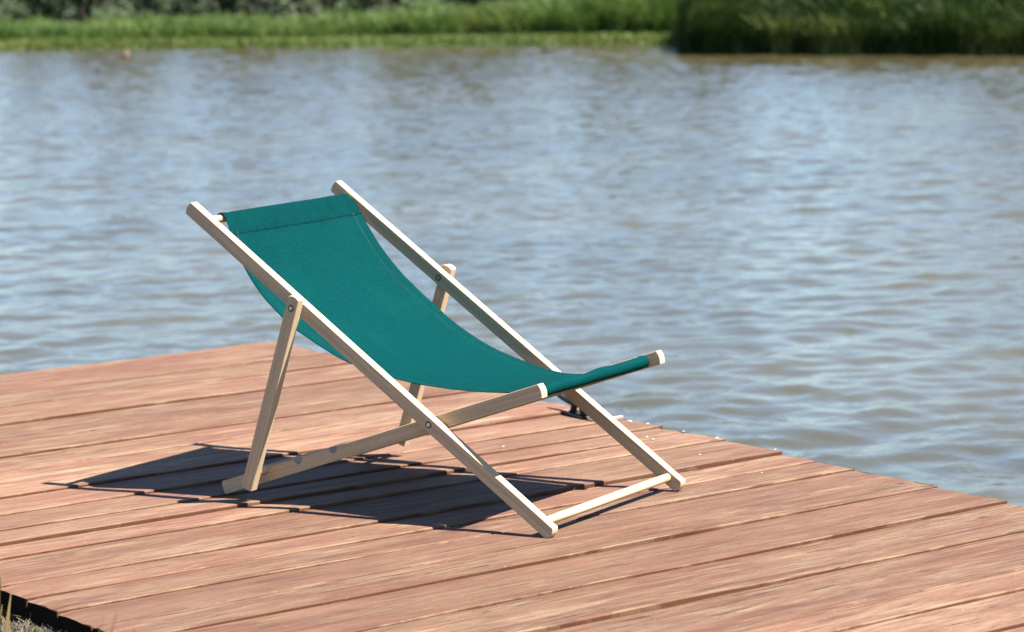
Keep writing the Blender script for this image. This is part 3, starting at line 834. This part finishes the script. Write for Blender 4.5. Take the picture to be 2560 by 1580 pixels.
def make_sling():
    NS, NY = 110, 61
    L = resample(PL, NS); Rr = resample(PR, NS)
    # wrap round the top dowel (from behind) and the seat dowel (over the front)
    sd = np.array([(SD - Fp) @ u_, (SD - Fp) @ n_]) / K
    rt, rs = 0.0103, 0.0118
    pre = [(1.028 + rt * math.cos(a), rt * math.sin(a)) for a in np.radians(np.linspace(-95, 128, 14))][:-1]
    ang_v = math.degrees(math.atan2(v_ @ n_, v_ @ u_))
    ang_m = math.degrees(math.atan2(m_ @ n_, m_ @ u_))
    post = [(sd[0] + rs * math.cos(a), sd[1] + rs * math.sin(a)) for a in np.radians(np.linspace(ang_m - 6, ang_m + 200, 18))]
    rows = []
    ysn = np.linspace(-1, 1, NY)
    def ywid(k, tot):
        f = k / tot
        return np.interp(f, [0, 0.06, 0.12, 0.5, 0.9, 1], [0.224, 0.224, 0.224, 0.217, 0.217, 0.2195])
    tot = len(pre) + NS + len(post)
    k = 0
    def addrow(fl, fr, sagc):
        nonlocal k
        w = ywid(k, tot - 1)
        row = []
        for j, yn in enumerate(ysn):
            f = (yn + 1) / 2
            a = fl[0] + (fr[0] - fl[0]) * f; b = fl[1] + (fr[1] - fl[1]) * f
            b -= sagc * (1 - yn * yn)
            # edge hems are a little thicker and curl
            g_ = abs(abs(yn) - 0.885)
            b -= 0.0016 * math.exp(-(g_ / 0.022) ** 2)
            if abs(yn) > 0.9: b += 0.0012
            if abs(yn) > 0.8: b += 0.0004 * math.sin(k * 0.35 + 3 * math.sin(k * 0.13)) * (abs(yn) - 0.8) / 0.2
            if k < len(pre) + 7: b += 0.0013
            x, z = rail_to_xz(a, b)
            fk = k / tot
            ylft = -np.interp(fk, [0, .085, .13, .2, .5, .9, 1], [0.209, 0.211, 0.237, 0.234, 0.223, 0.217, 0.2195])
            yrgt = np.interp(fk, [0, .11, .2, .5, .9, 1], [0.2395, 0.2385, 0.229, 0.221, 0.217, 0.2195])
            yy = ylft + (yrgt - ylft) * f
            row.append((x, yy * K, z))
        rows.append(row); k += 1
    for p in pre: addrow(p, p, 0)
    for i in range(NS):
        f = i / (NS - 1)
        s = 0.006 * math.sin(math.pi * f) ** 0.7
        addrow(L[i], Rr[i], s)
    for p in post: addrow(p, p, 0)
    V = np.array(rows)
    nr = len(rows)
    # gentle creases
    for i in range(nr):
        f = i / nr
        for j, yn in enumerate(ysn):
            amp = 0.0013 * math.exp(-((f - 0.3) / 0.2) ** 2) * math.exp(-((yn - 0.75) / 0.3) ** 2) + 0.0008 * math.exp(-((f - 0.85) / 0.08) ** 2)
            V[i, j, 2] += amp * math.sin(9 * yn + 14 * f) * 2.6
    I = np.arange(nr * NY).reshape(nr, NY)
    F = np.stack([I[:-1, :-1], I[:-1, 1:], I[1:, 1:], I[1:, :-1]], -1).reshape(-1, 4)
    me = np_mesh('sling', V.reshape(-1, 3), F, True)
    uvl = me.uv_layers.new(name='UVMap')
    arc = np.concatenate([[0], np.cumsum(np.linalg.norm(np.diff(V[:, NY // 2], axis=0), axis=1))])
    uvv = np.stack([np.broadcast_to(V[:, :, 1], (nr, NY)), np.broadcast_to(arc[:, None], (nr, NY))], -1).reshape(-1, 2)
    uvl.data.foreach_set('uv', uvv[F.ravel()].astype(np.float32).ravel())
    o = link('sling', me, M['fabric'], chair)
    sol = o.modifiers.new('thickness', 'SOLIDIFY'); sol.thickness = 0.0014 * K; sol.offset = 0
    # top sleeve: second layer of canvas lying on the sling below the dowel
    n0 = len(pre)
    nrm = np.cross(V[2:, 1:-1] - V[:-2, 1:-1], V[1:-1, 2:] - V[1:-1, :-2])
    def surf_pt(fi, fj, lift):
        i = min(int(fi), nr - 2); j = min(int(fj), NY - 2); a = fi - i; b = fj - j
        p = (V[i, j] * (1 - b) + V[i, j + 1] * b) * (1 - a) + (V[i + 1, j] * (1 - b) + V[i + 1, j + 1] * b) * a
        e1 = V[i + 1, j] - V[i, j]; e2 = V[i, j + 1] - V[i, j]
        n = np.cross(e1, e2); n /= np.linalg.norm(n) + 1e-12
        if n[2] < 0: n = -n
        return p + n * lift
    # stitch lines
    SV, SF = [], []
    def stitch(path, w):
        d = 0
        P = [surf_pt(*q, 0.0011 * K) for q in path]
        for a, b in zip(P[:-1], P[1:]):
            t = b - a; ln = np.linalg.norm(t)
            if ln < 1e-6: continue
            t /= ln; s = np.cross(t, [0, 0, 1.0]); s /= np.linalg.norm(s) + 1e-9
            b2 = a + t * ln * 0.72
            base = len(SV); SV.extend([a - s * w, a + s * w, b2 + s * w, b2 - s * w]); SF.append([base, base + 1, base + 2, base + 3])
    row_of = lambda s: float(np.interp(s, arc, np.arange(nr)))
    top_arc = arc[n0]
    for off in (0.036 * K, 0.047 * K):
        r_ = row_of(top_arc + off)
        stitch([(r_, x) for x in np.linspace(0.4, NY - 1.4, 120)], 0.0006)
    for col in (0.057 * (NY - 1), 0.943 * (NY - 1)):
        stitch([(x, col) for x in np.linspace(n0 + 4, nr - 14, 260)], 0.0005)
    ms = np_mesh('stitching', np.array(SV), np.array(SF))
    link('stitching', ms, M['thread'], o)
    return o
make_sling()

# ------------------------------------------------------------------ mooring cleat
def make_cleat():
    bm = bmesh.new()
    def addm(b2):
        me = bpy.data.meshes.new('tmp'); b2.to_mesh(me); b2.free(); bm.from_mesh(me); bpy.data.meshes.remove(me)
    b = box(0.035, 0.11, 0.008, 0.002)
    for v in b.verts: v.co.z += 0.004
    addm(b)
    for sy in (-1, 1):
        addm(tube([(0, sy * 0.03, 0.004), (0, sy * 0.025, 0.02), (0, sy * 0.018, 0.036)], [0.013, 0.009, 0.011], 12))
    addm(tube([(0, y, z) for y, z in ((-0.125, 0.046), (-0.10, 0.042), (-0.06, 0.037), (-0.02, 0.036), (0.02, 0.036), (0.06, 0.037), (0.10, 0.042), (0.125, 0.046))],
              [0.004, 0.0065, 0.0085, 0.0105, 0.0105, 0.0085, 0.0065, 0.004], 12))
    o = link('mooring_cleat', bm_mesh(bm, 'mooring_cleat', True), M['black'])
    x, y = 0.625 * K, 0.93 * K
    o.location = (x, y, deck_z(x, y) - 0.001); o.rotation_euler = (0, 0, R(-8))
    tag(o, 'black iron mooring cleat at the jetty edge behind the deckchair', 'cleat')
make_cleat()

# ------------------------------------------------------------------ bird droppings on the boards
def droppings():
    for i, (x, y, r) in enumerate([(0.675, 0.79, 0.010), (0.68, 0.73, 0.008), (0.57, 0.60, 0.006), (0.565, 0.57, 0.006), (0.675, 0.47, 0.009),
                                   (0.52, 0.35, 0.005), (0.24, 0.72, 0.006), (0.682, 0.60, 0.007), (0.685, 0.28, 0.006), (0.5, 0.12, 0.004)]):
        X, Y = x * K, y * K
        o = link('bird_dropping', bm_mesh(flat_blob(r * K * 0.5, i), 'bird_dropping'), M['dropping'], jetty)
        o.location = (X, Y, deck_z(X, Y) + 0.0016)
    bm = box(0.075, 0.012, 0.004, 0.001)
    o = link('wood_chip', bm_mesh(bm, 'wood_chip'), M['chip'], jetty)
    X, Y = 0.655 * K, 0.838 * K
    o.location = (X, Y, deck_z(X, Y) + 0.002); o.rotation_euler = (0, 0, R(2))
droppings()

# ------------------------------------------------------------------ dry grass by the near corner
def near_grass():
    n = 14000
    x = rng.uniform(-2.6, -1.12, n) * K; y = rng.uniform(-1.6, 1.2, n) * K
    P = np.stack([x, y, shore_z(x, y) - 0.01], -1)
    H = 0.03 + 0.06 * rng.random(n)
    o = blades('dry_grass', P, H, 0.002 + 0.0025 * rng.random(n), 0.5 + 0.9 * rng.random(n), rng.random(n), M['dry'], 3)
    tag(o, 'dry yellow grass on the shore at the near corner of the jetty', 'grass', kind='stuff')
    # fluffy seed heads
    n = 6000
    c = np.array([(-1.33, 0.10), (-1.30, 0.03), (-1.37, 0.17), (-1.36, -0.03), (-1.27, -0.08), (-1.42, 0.25), (-1.45, 0.05)]) * K
    k = rng.integers(0, len(c), n)
    x = c[k, 0] + rng.normal(0, 0.022, n); y = c[k, 1] + rng.normal(0, 0.022, n)
    P = np.stack([x, y, shore_z(x, y) + 0.015 + 0.02 * rng.random(n)], -1)
    o = blades('seed_heads', P, 0.018 + 0.016 * rng.random(n), np.full(n, 0.0008), 0.4 + 1.2 * rng.random(n), rng.random(n), M['fluff'], 2)
    tag(o, 'pale fluffy seed heads among the dry grass at the jetty corner', 'seed heads', kind='stuff')
    # a few tall blades between the shore and the boards: top point, width, tone, lean
    tops = [(-1.676, -0.975, 0.266, 0.009, 0.15, 0.25), (-1.690, -1.050, 0.262, 0.010, 0.35, 0.2), (-1.440, -0.120, 0.118, 0.008, 0.1, 0.2),
            (-1.385, -0.115, 0.030, 0.010, 0.9, 0.35), (-1.372, -0.180, 0.012, 0.009, 0.2, 0.3), (-1.40, 0.02, 0.035, 0.006, 0.25, 0.4), (-1.52, -0.44, 0.10, 0.008, 0.8, 0.3),
            (-1.36, 0.08, 0.012, 0.005, 0.15, 0.5), (-1.35, -0.02, 0.0, 0.005, 0.5, 0.5), (-1.42, -0.25, 0.03, 0.007, 0.3, 0.3), (-1.34, 0.16, 0.004, 0.004, 0.2, 0.4),
            (-1.70, -1.10, 0.25, 0.010, 0.5, 0.3), (-1.655, -0.90, 0.245, 0.009, 0.2, 0.35), (-1.46, -0.20, 0.11, 0.009, 0.6, 0.3), (-1.405, -0.05, 0.05, 0.008, 0.3, 0.25)]
    T = np.array(tops); n = len(T)
    lean = T[:, 5]
    ang = np.array([0.3, 0.6, 0.9, 2.4, 0.2, -0.5, 0.7, 2.0, -0.8, 0.1, 1.2, 0.4, 0.5, 0.8, 0.6])
    ld = np.stack([np.cos(ang), np.sin(ang), np.zeros(n)], -1)
    tp = T[:, :3] * K
    H = (tp[:, 2] - shore_z(tp[:, 0], tp[:, 1])) / (1 - 0.35 * lean)
    P = tp - ld * (H * lean)[:, None]
    P[:, 2] = tp[:, 2] - H * (1 - 0.35 * lean)
    o = blades('grass_blades', P, H, T[:, 3] * 1.4, lean, T[:, 4], M['dry'], 6, ld)
    tag(o, 'tall dry grass blades rising in front of the jetty corner', 'grass', kind='stuff')
near_grass()
